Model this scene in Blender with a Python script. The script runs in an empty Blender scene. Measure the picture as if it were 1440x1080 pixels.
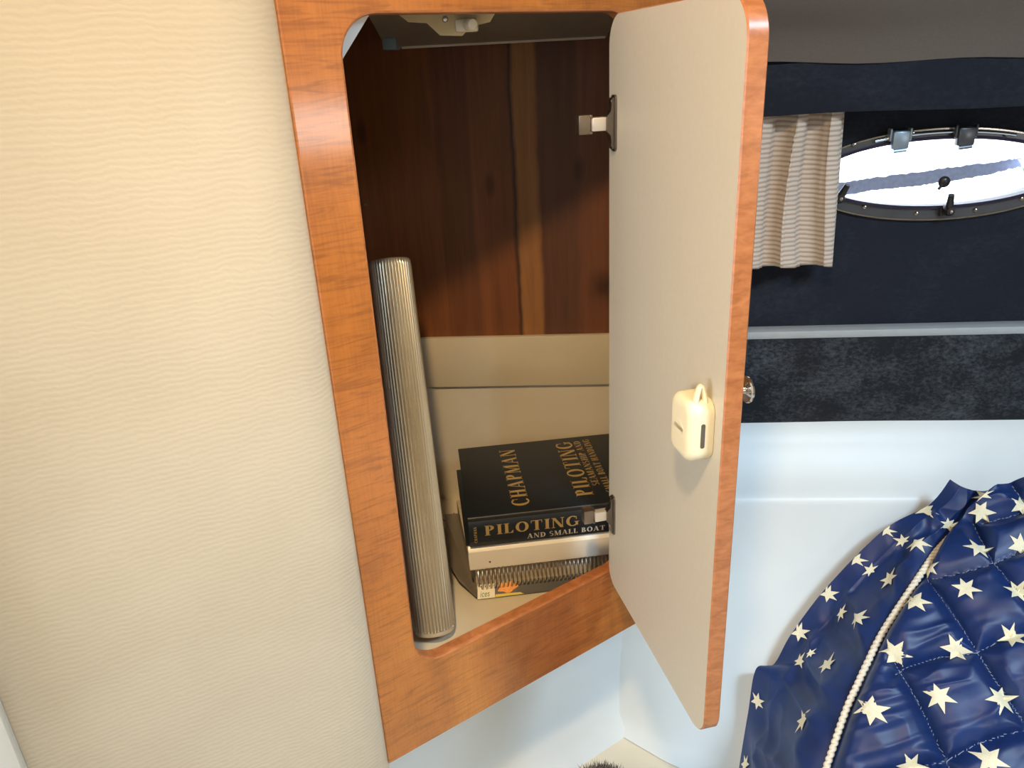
import bpy, bmesh, math, random
import numpy as np
from mathutils import Matrix, Vector
random.seed(7)
PI = math.pi
C = bpy.context.scene.collection

# ------------------------------------------------------------------ camera frame (camera stands at the origin)
FPX, CX, CY = 1082.0, 720.0, 540.0
_dn = np.array([855 - CX, 3134 - CY, FPX]); _dn /= np.linalg.norm(_dn)
_up = -_dn
_fy = np.array([0, 0, 1.0]); _fy = _fy - _up * _fy.dot(_up); _fy /= np.linalg.norm(_fy)
_fx = np.cross(_fy, _up)
CM = np.stack([_fx, _fy, _up])

def ray(x, y):
    return CM @ np.array([(x - CX) / FPX, (y - CY) / FPX, 1.0])
def at_y(x, y, Y):
    r = ray(x, y); return Vector(r * (Y / r[1]))
def at_z(x, y, Z):
    r = ray(x, y); return Vector(r * (Z / r[2]))
def proj(P):
    c = CM.T @ np.asarray(P, float).T
    return c[0] / c[2] * FPX + CX, c[1] / c[2] * FPX + CY

# ------------------------------------------------------------------ colours and materials
def lin(r, g, b):
    f = lambda c: (c / 255 / 12.92) if c / 255 <= 0.04045 else ((c / 255 + 0.055) / 1.055) ** 2.4
    return (f(r), f(g), f(b), 1.0)

class NT:
    def __init__(s, name):
        s.m = bpy.data.materials.new(name); s.m.use_nodes = True
        s.t = s.m.node_tree; s.b = s.t.nodes['Principled BSDF']; s.o = s.t.nodes['Material Output']
    def n(s, typ, **kw):
        nd = s.t.nodes.new(typ)
        for k, v in kw.items():
            if k in nd.inputs: nd.inputs[k].default_value = v
            else: setattr(nd, k, v)
        return nd
    def l(s, a, b): s.t.links.new(a, b)
    def coords(s, scale=(1, 1, 1), rot=(0, 0, 0)):
        tc = s.n('ShaderNodeTexCoord'); mp = s.n('ShaderNodeMapping')
        mp.inputs['Scale'].default_value = scale; mp.inputs['Rotation'].default_value = rot
        s.l(tc.outputs['Object'], mp.inputs['Vector']); return mp.outputs['Vector']
    def noise(s, vec, scale, detail=3.0, rough=0.5, dist=0.0):
        nd = s.n('ShaderNodeTexNoise')
        nd.inputs['Scale'].default_value = scale; nd.inputs['Detail'].default_value = detail
        nd.inputs['Roughness'].default_value = rough; nd.inputs['Distortion'].default_value = dist
        s.l(vec, nd.inputs['Vector']); return nd.outputs['Fac']
    def ramp(s, fac, stops):
        r = s.n('ShaderNodeValToRGB'); e = r.color_ramp.elements
        while len(e) < len(stops): e.new(0.5)
        for el, (p, c) in zip(e, stops): el.position = p; el.color = c
        s.l(fac, r.inputs['Fac']); return r.outputs['Color']
    def mix(s, fac, a, b, mode='MIX'):
        m = s.n('ShaderNodeMix', data_type='RGBA', blend_type=mode)
        for sock, v in ((m.inputs[0], fac), (m.inputs[6], a), (m.inputs[7], b)):
            if hasattr(v, 'is_output'): s.l(v, sock)
            else: sock.default_value = v
        return m.outputs[2]
    def bump(s, h, strength, dist=0.001):
        b = s.n('ShaderNodeBump'); b.inputs['Strength'].default_value = strength; b.inputs['Distance'].default_value = dist
        s.l(h, b.inputs['Height']); s.l(b.outputs['Normal'], s.b.inputs['Normal'])
    def setp(s, **kw):
        for k, v in kw.items(): s.b.inputs[k.replace('_', ' ')].default_value = v
    def col(s, c):
        if hasattr(c, 'is_output'): s.l(c, s.b.inputs['Base Color'])
        else: s.b.inputs['Base Color'].default_value = c

def plain(name, c, rough=0.5, metal=0.0, var=0.05, nscale=60, bump=0.0, coat=0.0, spec=0.5):
    t = NT(name); v = t.coords()
    nf = t.noise(v, nscale, 4)
    d = tuple(x * (1 - var) for x in c[:3]) + (1,); u = tuple(min(1, x * (1 + var)) for x in c[:3]) + (1,)
    t.col(t.ramp(nf, [(0.3, d), (0.7, u)]))
    t.setp(Roughness=rough, Metallic=metal); t.b.inputs['Coat Weight'].default_value = coat
    t.b.inputs['Specular IOR Level'].default_value = spec
    if bump: t.bump(nf, bump)
    return t.m

def wood_face(name='varnished figured cherry', dark=(120, 58, 20), light=(196, 112, 50)):
    t = NT(name)
    v = t.coords((1, 1, 1))
    broad = t.noise(t.coords((9, 9, 2.2)), 1.0, 3, 0.55, 0.8)
    fiddle = t.noise(t.coords((14, 14, 170)), 1.0, 3, 0.6, 1.6)
    pores = t.noise(t.coords((420, 420, 30)), 1.0, 2, 0.6)
    base = t.ramp(broad, [(0.25, lin(148, 88, 36)), (0.55, lin(184, 114, 48)), (0.8, lin(204, 134, 60))])
    f = t.ramp(fiddle, [(0.34, (0.62, 0.58, 0.54, 1)), (0.52, (1, 1, 1, 1)), (0.72, (1.12, 1.12, 1.1, 1))])
    c = t.mix(0.7, base, f, 'MULTIPLY')
    p = t.ramp(pores, [(0.35, (0.8, 0.78, 0.75, 1)), (0.6, (1, 1, 1, 1))])
    c = t.mix(0.5, c, p, 'MULTIPLY')
    t.col(c); t.setp(Roughness=0.34); t.b.inputs['Coat Weight'].default_value = 0.6; t.b.inputs['Coat Roughness'].default_value = 0.11
    t.bump(fiddle, 0.05, 0.001)
    return t.m

def wood_edge():
    t = NT('cherry edge banding')
    f = t.noise(t.coords((60, 60, 160)), 1.0, 3, 0.6, 0.5)
    t.col(t.ramp(f, [(0.3, lin(158, 94, 52)), (0.7, lin(192, 124, 76))])); t.setp(Roughness=0.38)
    t.b.inputs['Coat Weight'].default_value = 0.4; t.b.inputs['Coat Roughness'].default_value = 0.2
    return t.m

def cedar():
    t = NT('cedar lining boards')
    tc = t.n('ShaderNodeTexCoord')
    wob = t.noise(t.coords((10, 1, 7)), 1.0, 3, 0.6)
    sep = t.n('ShaderNodeSeparateXYZ'); t.l(tc.outputs['Object'], sep.inputs[0])
    m1 = t.n('ShaderNodeMath', operation='MULTIPLY_ADD'); t.l(wob, m1.inputs[0]); m1.inputs[1].default_value = 0.018; t.l(sep.outputs['X'], m1.inputs[2])
    # board colour along the wall (x in metres, 0..1 mapped from -0.3..0.3)
    m2 = t.n('ShaderNodeMapRange'); t.l(m1.outputs[0], m2.inputs[0])
    m2.inputs[1].default_value = -0.333; m2.inputs[2].default_value = 0.333
    X = lambda x: (x + 0.009 + 0.3) / 0.6
    heart = lin(116, 66, 30); heart2 = lin(130, 76, 36); sap = lin(164, 112, 62); plum = lin(100, 60, 36); plum2 = lin(118, 70, 40)
    gap = lin(52, 30, 17)
    r = t.ramp(m2.outputs[0], [(0, heart), (X(-.085), heart2), (X(-.083), heart), (X(-.04), heart), (X(-.036), heart2), (X(.012), heart2), (X(.0165), gap), (X(.021), sap), (X(.046), sap), (X(.052), plum), (X(.10), plum), (X(.104), plum2), (1, plum2)])
    r.node.color_ramp.interpolation = 'LINEAR'
    g = t.noise(t.coords((90, 90, 5)), 1.0, 4, 0.6, 0.6)
    gc = t.ramp(g, [(0.3, (0.72, 0.68, 0.62, 1)), (0.65, (1.08, 1.06, 1.02, 1))])
    c = t.mix(0.8, r, gc, 'MULTIPLY')
    kn = t.n('ShaderNodeTexVoronoi'); t.l(t.coords((13, 13, 6)), kn.inputs['Vector']); kn.inputs['Scale'].default_value = 1.0
    kc = t.ramp(kn.outputs['Distance'], [(0.06, (0.45, 0.4, 0.35, 1)), (0.14, (1, 1, 1, 1))])
    c = t.mix(0.7, c, kc, 'MULTIPLY')
    t.col(c); t.setp(Roughness=0.55); t.bump(g, 0.08)
    return t.m

def vinyl():
    t = NT('cream wrinkled vinyl')
    w = t.n('ShaderNodeTexWave', wave_type='BANDS', bands_direction='Z')
    t.l(t.coords((1, 1, 1)), w.inputs['Vector'])
    w.inputs['Scale'].default_value = 62; w.inputs['Distortion'].default_value = 7.5; w.inputs['Detail'].default_value = 3
    w.inputs['Detail Scale'].default_value = 0.55; w.inputs['Detail Roughness'].default_value = 0.6
    n2 = t.noise(t.coords((45, 45, 260)), 1.0, 3, 0.6, 1.0)
    h = t.mix(0.5, w.outputs['Fac'], n2)
    stain = t.noise(t.coords((4, 4, 5)), 1.0, 3, 0.5)
    base = t.ramp(stain, [(0.3, lin(200, 192, 176)), (0.7, lin(211, 204, 189))])
    lc = t.ramp(h, [(0.25, (0.93, 0.92, 0.90, 1)), (0.6, (1, 1, 1, 1))])
    t.col(t.mix(0.6, base, lc, 'MULTIPLY')); t.setp(Roughness=0.55)
    bw = t.n('ShaderNodeRGBToBW'); t.l(h, bw.inputs[0]); t.bump(bw.outputs[0], 0.22, 0.0010)
    return t.m

def suede(name, dark, light, scale=9):
    t = NT(name)
    a = t.noise(t.coords((1, 1, 1.3)), scale, 6, 0.68, 0.4)
    b = t.noise(t.coords((1, 1, 1.6)), scale * 12, 6, 0.72, 0.3)
    f = t.n('ShaderNodeMath', operation='MULTIPLY'); t.l(a, f.inputs[0]); t.l(b, f.inputs[1])
    t.col(t.ramp(f.outputs[0], [(0.14, dark), (0.22, dark), (0.50, light)])); t.setp(Roughness=0.85)
    t.b.inputs['Sheen Weight'].default_value = 0.15; t.b.inputs['Sheen Roughness'].default_value = 0.4
    t.b.inputs['Specular IOR Level'].default_value = 0.2
    t.bump(b, 0.15)
    return t.m

def satin(name, c):
    t = NT(name)
    a = t.noise(t.coords((1, 1, 1)), 22, 4, 0.6, 0.3)
    t.col(t.ramp(a, [(0.3, tuple(x * .75 for x in c[:3]) + (1,)), (0.7, tuple(x * 1.15 for x in c[:3]) + (1,))]))
    wv = t.noise(t.coords((1, 1, 1)), 900, 2, 0.5)
    t.setp(Roughness=0.46); t.b.inputs['Sheen Weight'].default_value = 0.10; t.b.inputs['Sheen Roughness'].default_value = 0.35
    t.b.inputs['Sheen Tint'].default_value = lin(110, 140, 220)
    t.bump(wv, 0.08, 0.0004)
    return t.m

def striped_fabric():
    t = NT('beige ribbed curtain cloth')
    w = t.n('ShaderNodeTexWave', wave_type='BANDS', bands_direction='Z'); t.l(t.coords(), w.inputs['Vector'])
    w.inputs['Scale'].default_value = 48; w.inputs['Distortion'].default_value = 1.2; w.inputs['Detail'].default_value = 1
    c = t.ramp(w.outputs['Fac'], [(0.25, lin(206, 182, 166)), (0.55, lin(236, 226, 214))])
    t.col(c); t.setp(Roughness=0.8)
    tr = t.n('ShaderNodeBsdfTranslucent'); t.l(c, tr.inputs['Color'])
    mx = t.n('ShaderNodeMixShader'); mx.inputs[0].default_value = 0.3
    t.l(t.b.outputs[0], mx.inputs[1]); t.l(tr.outputs[0], mx.inputs[2]); t.l(mx.outputs[0], t.o.inputs['Surface'])
    t.bump(w.outputs['Fac'], 0.3, 0.001)
    return t.m

def pane_glass():
    t = NT('porthole pane glass')
    tr = t.n('ShaderNodeBsdfTransparent'); tr.inputs['Color'].default_value = (0.93, 0.95, 0.98, 1)
    gl = t.n('ShaderNodeBsdfGlossy'); gl.inputs['Roughness'].default_value = 0.02
    fr = t.n('ShaderNodeFresnel'); fr.inputs['IOR'].default_value = 1.45
    mx = t.n('ShaderNodeMixShader'); t.l(fr.outputs[0], mx.inputs[0]); t.l(tr.outputs[0], mx.inputs[1]); t.l(gl.outputs[0], mx.inputs[2])
    t.l(mx.outputs[0], t.o.inputs['Surface']); return t.m

M = dict(
    wood=wood_face(), edge=wood_edge(), cedar=cedar(), vinyl=vinyl(),
    gel=plain('white gelcoat', lin(224, 230, 233), 0.42, var=0.015, nscale=8),
    laminate=plain('off-white door laminate', lin(200, 193, 178), 0.42, var=0.02, nscale=150, bump=0.02),
    liner=plain('cream locker liner', lin(222, 212, 190), 0.2, var=0.03, nscale=10, coat=0.4),
    board=plain('cream painted board', lin(216, 204, 176), 0.25, var=0.03, nscale=10, coat=0.3),
    navy=suede('navy velvet wall cloth', lin(30, 34, 45), lin(46, 51, 62), 8),
    black=suede('black suede panel cloth', lin(30, 33, 39), lin(86, 92, 100), 12),
    headliner=plain('taupe headliner cloth', lin(120, 112, 107), 0.9, var=0.05, nscale=400, bump=0.1, spec=0.15),
    shell=plain('cream cabin lining', lin(200, 190, 170), 0.7, var=0.04, nscale=5),
    chrome=plain('polished chrome', (0.78, 0.76, 0.73, 1), 0.12, 1.0, var=0.02),
    nickel=plain('nickel plated steel', (0.55, 0.5, 0.45, 1), 0.28, 1.0, var=0.05),
    darknickel=plain('dark hinge steel', (0.22, 0.19, 0.165, 1), 0.3, 0.95, var=0.1),
    blocksteel=plain('brownish hinge block steel', (0.30, 0.25, 0.21, 1), 0.35, 0.9, var=0.1),
    armsteel=plain('bright hinge arm', (0.8, 0.77, 0.74, 1), 0.35, 0.6, var=0.02),
    plastic=plain('white moulded plastic', lin(238, 228, 198), 0.4, var=0.015, nscale=20),
    slot=plain('dark slot window', lin(92, 86, 78), 0.35),
    navycover=plain('navy book cloth', lin(24, 32, 40), 0.45, var=0.12, nscale=700, bump=0.06),
    gold=plain('gold foil lettering', lin(196, 168, 108), 0.4, 0.35, var=0.08, nscale=500),
    silverfoil=plain('pale foil lettering', lin(206, 200, 184), 0.4, 0.2, var=0.08, nscale=500),
    paper=plain('page edges', lin(200, 190, 168), 0.8, var=0.12, nscale=300),
    whitevinyl=plain('white binder vinyl', lin(232, 226, 212), 0.28, var=0.02, nscale=15, coat=0.2),
    wire=plain('silver spiral wire', (0.7, 0.66, 0.58, 1), 0.3, 0.9, var=0.02),
    blackcard=plain('black cover card', lin(36, 32, 30), 0.4, var=0.1),
    greysheet=plain('grey plastic sheet', lin(120, 112, 102), 0.3, var=0.08, nscale=20),
    whitecard=plain('white printed card', lin(232, 226, 206), 0.4),
    orange=plain('orange print', lin(236, 150, 46), 0.4, var=0.2, nscale=260),
    yellow=plain('yellow print', lin(214, 196, 60), 0.4), green=plain('green print', lin(70, 128, 62), 0.4),
    brown=plain('dark brown print', lin(62, 46, 38), 0.4),
    tube=plain('ribbed silver foil', (0.62, 0.56, 0.43, 1), 0.30, 0.6, var=0.04, nscale=30),
    tubecap=plain('pale card tube end', lin(196, 184, 160), 0.6),
    sticker=plain('pale sticker', lin(205, 196, 180), 0.5),
    greyalu=plain('grey light housing', lin(150, 143, 132), 0.35, 0.4, var=0.05),
    lens=plain('milky light lens', lin(196, 188, 176), 0.3), tape=plain('blue grey tape', lin(120, 142, 160), 0.4),
    latchplate=plain('cream latch plate', lin(226, 204, 158), 0.45, var=0.04), latchwhite=plain('white latch block', lin(236, 226, 204), 0.35),
    flange=plain('grey window flange', (0.10, 0.105, 0.12, 1), 0.3, 0.5, var=0.05),
    rubber=plain('dark purple seal', lin(48, 40, 62), 0.35, var=0.1),
    hingeblue=plain('steel window hinge', (0.30, 0.37, 0.45, 1), 0.35, 0.5, var=0.05),
    darkplastic=plain('black plastic', lin(34, 32, 34), 0.35),
    curtain=striped_fabric(), glass=pane_glass(),
    quilt=satin('navy quilted satin', lin(18, 44, 98)),
    star=plain('cream woven star', lin(232, 225, 196), 0.7, var=0.06, nscale=600), stitch=plain('pale stitching thread', lin(150, 160, 180), 0.8),
    cord=plain('cream twisted cord', lin(232, 222, 202), 0.75, var=0.12, nscale=500, bump=0.1),
    carpetm=plain('charcoal carpet pile', lin(128, 120, 114), 0.95, var=0.35, nscale=300, spec=0.1),
    dock=plain('blue grey dock edge', lin(214, 222, 246), 0.8, var=0.12, nscale=120),
    ledge=plain('grey ledge trim', lin(168, 174, 180), 0.45, var=0.03),
    orangewire=plain('orange wire', lin(190, 84, 40), 0.5),
)
_fn = NT('sole liner'); 

# ------------------------------------------------------------------ mesh helpers
def new_obj(name, bm, mats, parent=None, mw=None, smooth=True, angle=40):
    me = bpy.data.meshes.new(name)
    bmesh.ops.recalc_face_normals(bm, faces=bm.faces[:])
    bm.to_mesh(me); bm.free()
    for m in (mats if isinstance(mats, (list, tuple)) else [mats]): me.materials.append(m)
    o = bpy.data.objects.new(name, me); C.objects.link(o)
    if smooth:
        for p in me.polygons: p.use_smooth = True
        try: me.set_sharp_from_angle(angle=math.radians(angle))
        except Exception: pass
    if mw is not None: o.matrix_world = mw
    if parent is not None: attach(o, parent)
    return o

def attach(o, parent):
    bpy.context.view_layer.update()
    mw = o.matrix_world.copy(); o.parent = parent
    o.matrix_parent_inverse = parent.matrix_world.inverted(); o.matrix_world = mw

def root(name, loc, rz=0.0):
    o = bpy.data.objects.new(name, None); o.empty_display_size = 0.05; C.objects.link(o)
    o.matrix_world = Matrix.Translation(Vector(loc)) @ Matrix.Rotation(rz, 4, 'Z')
    bpy.context.view_layer.update(); return o

def tag(o, label, cat, group=None, kind=None):
    o['label'] = label; o['category'] = cat
    if group: o['group'] = group
    if kind: o['kind'] = kind
    return o
def struct(o, label=None):
    o['kind'] = 'structure'
    if label: o['label'] = label
    return o

def frame_m(origin, xdir):
    x = Vector((xdir[0], xdir[1], 0)).normalized(); z = Vector((0, 0, 1)); y = z.cross(x)
    m = Matrix.Identity(4)
    for i in range(3): m[i][0], m[i][1], m[i][2], m[i][3] = x[i], y[i], z[i], origin[i]
    return m

def box(bm, x0, x1, y0, y1, z0, z1, bevel=0.0, seg=2, mi=0):
    r = bmesh.ops.create_cube(bm, size=1.0)
    vs = r['verts']
    for v in vs:
        v.co = Vector((x0 + (v.co.x + .5) * (x1 - x0), y0 + (v.co.y + .5) * (y1 - y0), z0 + (v.co.z + .5) * (z1 - z0)))
    fs = list({f for v in vs for f in v.link_faces})
    for f in fs: f.material_index = mi
    if bevel:
        es = list({e for v in vs for e in v.link_edges})
        r = bmesh.ops.bevel(bm, geom=es, offset=bevel, segments=seg, profile=0.5, affect='EDGES')
        for f in r['faces']: f.material_index = mi
    return vs

def prism(bm, pts, y0, y1, mi=0, mi_front=None, mi_back=None, to=None):
    """polygon pts in (x, z) swept from y0 to y1"""
    to = to or (lambda x, y, z: (x, y, z))
    a = [bm.verts.new(to(x, y0, z)) for x, z in pts]; b = [bm.verts.new(to(x, y1, z)) for x, z in pts]
    n = len(pts)
    for i in range(n):
        f = bm.faces.new((a[i], a[(i + 1) % n], b[(i + 1) % n], b[i])); f.material_index = mi
    f = bm.faces.new(a); f.material_index = mi if mi_front is None else mi_front
    f = bm.faces.new(b[::-1]); f.material_index = mi if mi_back is None else mi_back
    return a, b

def tube(bm, path, rad, seg=10, mi=0, caps=True, twist=None):
    path = [Vector(p) for p in path]; n = len(path); rings = []
    t0 = (path[1] - path[0]).normalized()
    ref = Vector((0, 0, 1)) if abs(t0.z) < 0.9 else Vector((1, 0, 0))
    nrm = (ref - t0 * ref.dot(t0)).normalized()
    for i, p in enumerate(path):
        t = (path[min(i + 1, n - 1)] - path[max(i - 1, 0)]).normalized()
        nrm = (nrm - t * nrm.dot(t)).normalized(); bi = t.cross(nrm)
        r = rad(i / (n - 1)) if callable(rad) else rad
        ring = []
        for k in range(seg):
            a = 2 * PI * k / seg
            rr = r * twist(i, a) if twist else r
            ring.append(bm.verts.new(p + nrm * (rr * math.cos(a)) + bi * (rr * math.sin(a))))
        rings.append(ring)
    for i in range(n - 1):
        for k in range(seg):
            f = bm.faces.new((rings[i][k], rings[i][(k + 1) % seg], rings[i + 1][(k + 1) % seg], rings[i + 1][k])); f.material_index = mi
    if caps:
        for rg in (rings[0][::-1], rings[-1]):
            f = bm.faces.new(rg); f.material_index = mi
    return rings

def lathe(bm, prof, axis_m, seg=24, mi=0):
    """prof = [(radius, height)] revolved about local z of axis_m"""
    rings = []
    for r, h in prof:
        if r < 1e-6: rings.append([bm.verts.new(axis_m @ Vector((0, 0, h)))])
        else: rings.append([bm.verts.new(axis_m @ Vector((r * math.cos(2 * PI * k / seg), r * math.sin(2 * PI * k / seg), h))) for k in range(seg)])
    for a, b in zip(rings, rings[1:]):
        for k in range(seg):
            k2 = (k + 1) % seg
            if len(a) == 1 and len(b) == 1: continue
            if len(a) == 1: f = bm.faces.new((a[0], b[k], b[k2]))
            elif len(b) == 1: f = bm.faces.new((a[k], a[k2], b[0]))
            else: f = bm.faces.new((a[k], a[k2], b[k2], b[k]))
            f.material_index = mi

def rrect(x0, x1, z0, z1, r, n=10):
    rs = r if isinstance(r, (list, tuple)) else [r] * 4   # order: br, tr, tl, bl
    pts = []
    for (cx, cz, a0), q in zip(((x1, z0, -90), (x1, z1, 0), (x0, z1, 90), (x0, z0, 180)), rs):
        sx = -1 if cx == x1 else 1; sz = -1 if cz == z1 else 1
        for k in range(n + 1):
            a = math.radians(a0 + 90 * k / n)
            pts.append((cx + sx * q + q * math.cos(a), cz + sz * q + q * math.sin(a)))
    return pts

def dense(pts, step=0.03):
    out = []
    for (a, b), (c, d) in zip(pts, pts[1:] + pts[:1]):
        L = math.hypot(c - a, d - b); k = max(1, int(L / step))
        for i in range(k): out.append((a + (c - a) * i / k, b + (d - b) * i / k))
    return out

def rect_project(pts, c, x0, x1, z0, z1):
    out = []
    for x, z in pts:
        dx, dz = x - c[0], z - c[1]
        t = min(((x1 if dx > 0 else x0) - c[0]) / dx if abs(dx) > 1e-9 else 1e9, ((z1 if dz > 0 else z0) - c[1]) / dz if abs(dz) > 1e-9 else 1e9)
        out.append([c[0] + dx * t, c[1] + dz * t])
    for cor in ((x0, z0), (x0, z1), (x1, z0), (x1, z1)):
        i = min(range(len(out)), key=lambda k: (out[k][0] - cor[0]) ** 2 + (out[k][1] - cor[1]) ** 2); out[i] = list(cor)
    return out

def bridge(bm, loops, mi=0, close=False):
    n = len(loops[0]); prs = list(zip(loops, loops[1:] + ([loops[0]] if close else [])))
    if not close: prs = list(zip(loops, loops[1:]))
    for k, (a, b) in enumerate(prs):
        m = mi[k] if isinstance(mi, (list, tuple)) else mi
        for i in range(n):
            f = bm.faces.new((a[i], a[(i + 1) % n], b[(i + 1) % n], b[i])); f.material_index = m

def grid(bm, P, mi=0):
    vs = [[bm.verts.new(p) for p in row] for row in P]
    for i in range(len(vs) - 1):
        for j in range(len(vs[0]) - 1):
            f = bm.faces.new((vs[i][j], vs[i][j + 1], vs[i + 1][j + 1], vs[i + 1][j])); f.material_index = mi
    return vs

# ------------------------------------------------------------------ serif capitals drawn as flat shapes
def glyph(ch):
    Q = []; S = 0.23; T = 0.085; H = 0.06; O = 0.075
    def rc(x0, y0, x1, y1): Q.append([(x0, y0), (x1, y0), (x1, y1), (x0, y1)])
    def sg(x0, y0, x1, y1, w): Q.append([(x0 - w / 2, y0), (x0 + w / 2, y0), (x1 + w / 2, y1), (x1 - w / 2, y1)])
    def stem(x, w=S, b=True, t=True):
        rc(x, 0, x + w, 1)
        if b: rc(x - O, 0, x + w + O, H)
        if t: rc(x - O, 1 - H, x + w + O, 1)
    def arc(cx, cy, rx, ry, a0, a1, wx=S, wy=T):
        n = 14
        for k in range(n):
            p = []
            for a in (a0 + (a1 - a0) * k / n, a0 + (a1 - a0) * (k + 1) / n):
                a = math.radians(a); p.append(((cx + rx * math.cos(a), cy + ry * math.sin(a)), (cx + (rx - wx) * math.cos(a), cy + (ry - wy) * math.sin(a))))
            Q.append([p[0][0], p[1][0], p[1][1], p[0][1]])
    if ch == ' ': return [], .35
    if ch == 'I': stem(.1); return Q, .4
    if ch == 'H': stem(.1); stem(.62); rc(.29, .47, .62, .54); return Q, .92
    if ch == 'A': sg(.12, 0, .44, 1, .07); sg(.76, 0, .46, 1, S); rc(.2, .3, .66, .36); rc(.0, 0, .26, H); rc(.58, 0, .94, H); return Q, .94
    if ch == 'P': stem(.1); arc(.32, .73, .36, .27, -90, 90); rc(.29, .46, .33, .53); rc(.29, .93, .33, 1); return Q, .74
    if ch == 'B': stem(.1, b=False, t=False); rc(.02, 0, .4, H); rc(.02, 1 - H, .4, 1); arc(.34, .75, .32, .25, -90, 90); arc(.36, .26, .38, .26, -90, 90); return Q, .8
    if ch == 'D': stem(.1, b=False, t=False); rc(.02, 0, .4, H); rc(.02, 1 - H, .4, 1); arc(.36, .5, .5, .5, -90, 90); return Q, .92
    if ch == 'M': sg(.14, 0, .16, 1, .07); sg(.2, 1, .52, .02, S); sg(.52, 0, .86, 1, .07); stem(.82); rc(.02, 0, .26, H); rc(.02, 1 - H, .26, 1); return Q, 1.12
    if ch == 'N': sg(.15, 0, .15, 1, .07); sg(.18, 1, .76, 0, S); sg(.79, 0, .79, 1, .07); rc(.02, 0, .28, H); rc(.02, 1 - H, .22, 1); rc(.66, 1 - H, .92, 1); return Q, .94
    if ch == 'L': stem(.1); rc(.2, 0, .66, H); Q.append([(.5, H), (.66, H), (.68, .28), (.64, .28)]); return Q, .72
    if ch == 'O': arc(.48, .5, .46, .52, 0, 360); return Q, .96
    if ch == 'C': arc(.48, .5, .46, .52, 50, 310); rc(.72, .62, .77, .95); return Q, .84
    if ch == 'G': arc(.48, .5, .46, .52, 50, 310); rc(.72, .66, .77, .95); rc(.68, .08, .86, .42); rc(.6, .4, .94, .46); return Q, .98
    if ch == 'T': rc(.34, 0, .34 + S, 1); rc(.24, 0, .63, H); rc(.04, 1 - H, .83, 1); Q.append([(.04, 1), (.1, 1), (.08, .72), (.04, .72)]); Q.append([(.77, 1), (.83, 1), (.83, .72), (.79, .72)]); return Q, .87
    if ch == 'S': arc(.34, .74, .3, .27, 40, 270, .16, .07); arc(.34, .26, .32, .28, 90, -140, .17, .07); return Q, .7
    if ch == 'E': stem(.1, b=False, t=False); rc(.02, 0, .66, H); rc(.02, 1 - H, .64, 1); rc(.29, .48, .52, .54); Q.append([(.56, H), (.66, H), (.68, .25), (.64, .25)]); Q.append([(.56, 1 - H), (.64, 1 - H), (.66, .78), (.62, .78)]); rc(.48, .4, .53, .62); return Q, .72
    if ch == 'U': stem(.1, b=False); rc(.73, .3, .79, 1); rc(.66, 1 - H, .88, 1); arc(.445, .32, .345, .34, 180, 360, .14, .08); return Q, .9
    rc(.1, 0, .5, 1); return Q, .6

def text_on(bm, s, o, ex, ey, h, length=None, mi=0, gap=.1):
    """letters on the plane o + a*ex + b*ey, cap height h, optionally fitted to a length"""
    o, ex, ey = Vector(o), Vector(ex).normalized(), Vector(ey).normalized()
    tot = sum(glyph(c)[1] + gap for c in s); k = (length / tot) if length else h
    x = 0.0
    for c in s:
        qs, adv = glyph(c)
        for q in qs:
            vs = [bm.verts.new(o + ex * ((x + px) * k) + ey * (py * h)) for px, py in q]
            f = bm.faces.new(vs); f.material_index = mi
        x += adv + gap

# ================================================================== geometry of the place
H0 = Vector((.114, .85, 0)); AF = math.radians(33.9)
F = frame_m(H0, (math.cos(AF), math.sin(AF)))          # locker face: x along the face, y into the locker
def fw(x, y, z): return F @ Vector((x, y, z))
AD = math.radians(282)
D = frame_m(H0 + Vector(F.col[1][:3]) * -.003, (math.cos(AD), math.sin(AD)))   # door: x hinge -> free edge, y outer side
HU = Vector((.9958, -.0917, 0)); HO = Vector((0, 1.179, 0))
HM = frame_m(HO, HU)                                     # hull wall: x along, y outwards
HMi = HM.inverted()
def hw(x, y, z): return HM @ Vector((x, y, z))
def on_hull(px, py, off=0.0):
    r = Vector(ray(px, py)); n = Vector(HM.col[1][:3]); o = HO + n * off
    return HMi @ (r * (o.dot(n) / r.dot(n)))
FLOOR = -1.093

# ---------------- setting
bm = bmesh.new(); box(bm, -1.7, 2.1, -1.4, 1.5, FLOOR - .06, FLOOR)
struct(new_obj('floor', bm, M['liner'], smooth=False))

# headliner: slopes up from the valance over the hull to a flat ceiling
bm = bmesh.new(); prof = []
for k in range(31):
    t = k / 30; a = t * .62
    prof.append((-.0765 - a, on_hull(1240, 84, -.075).z - .002 + .95 * a - .35 * a * a + .006 * math.sin(t * 38) * math.exp(-t * 4)))
prof.append((-1.2, .68)); prof.append((-2.6, .70))
P = []
for (yo, z) in prof:
    row = []
    for j in range(61):
        x = .25 + 1.9 * j / 60
        w = .006 * math.sin(x * 9 + yo * 20) + .004 * math.sin(x * 23) if z < .1 else 0
        row.append(hw(x, yo, z + w * (1 if yo < -.08 else .7)))
    P.append(row)
grid(bm, P)
struct(new_obj('ceiling', bm, M['headliner']))
bm = bmesh.new(); box(bm, -1.9, 2.3, -2.8, .14, .72, .78); new = new_obj('ceiling_deck', bm, M['shell'], mw=HM, smooth=False); struct(new)

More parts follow.
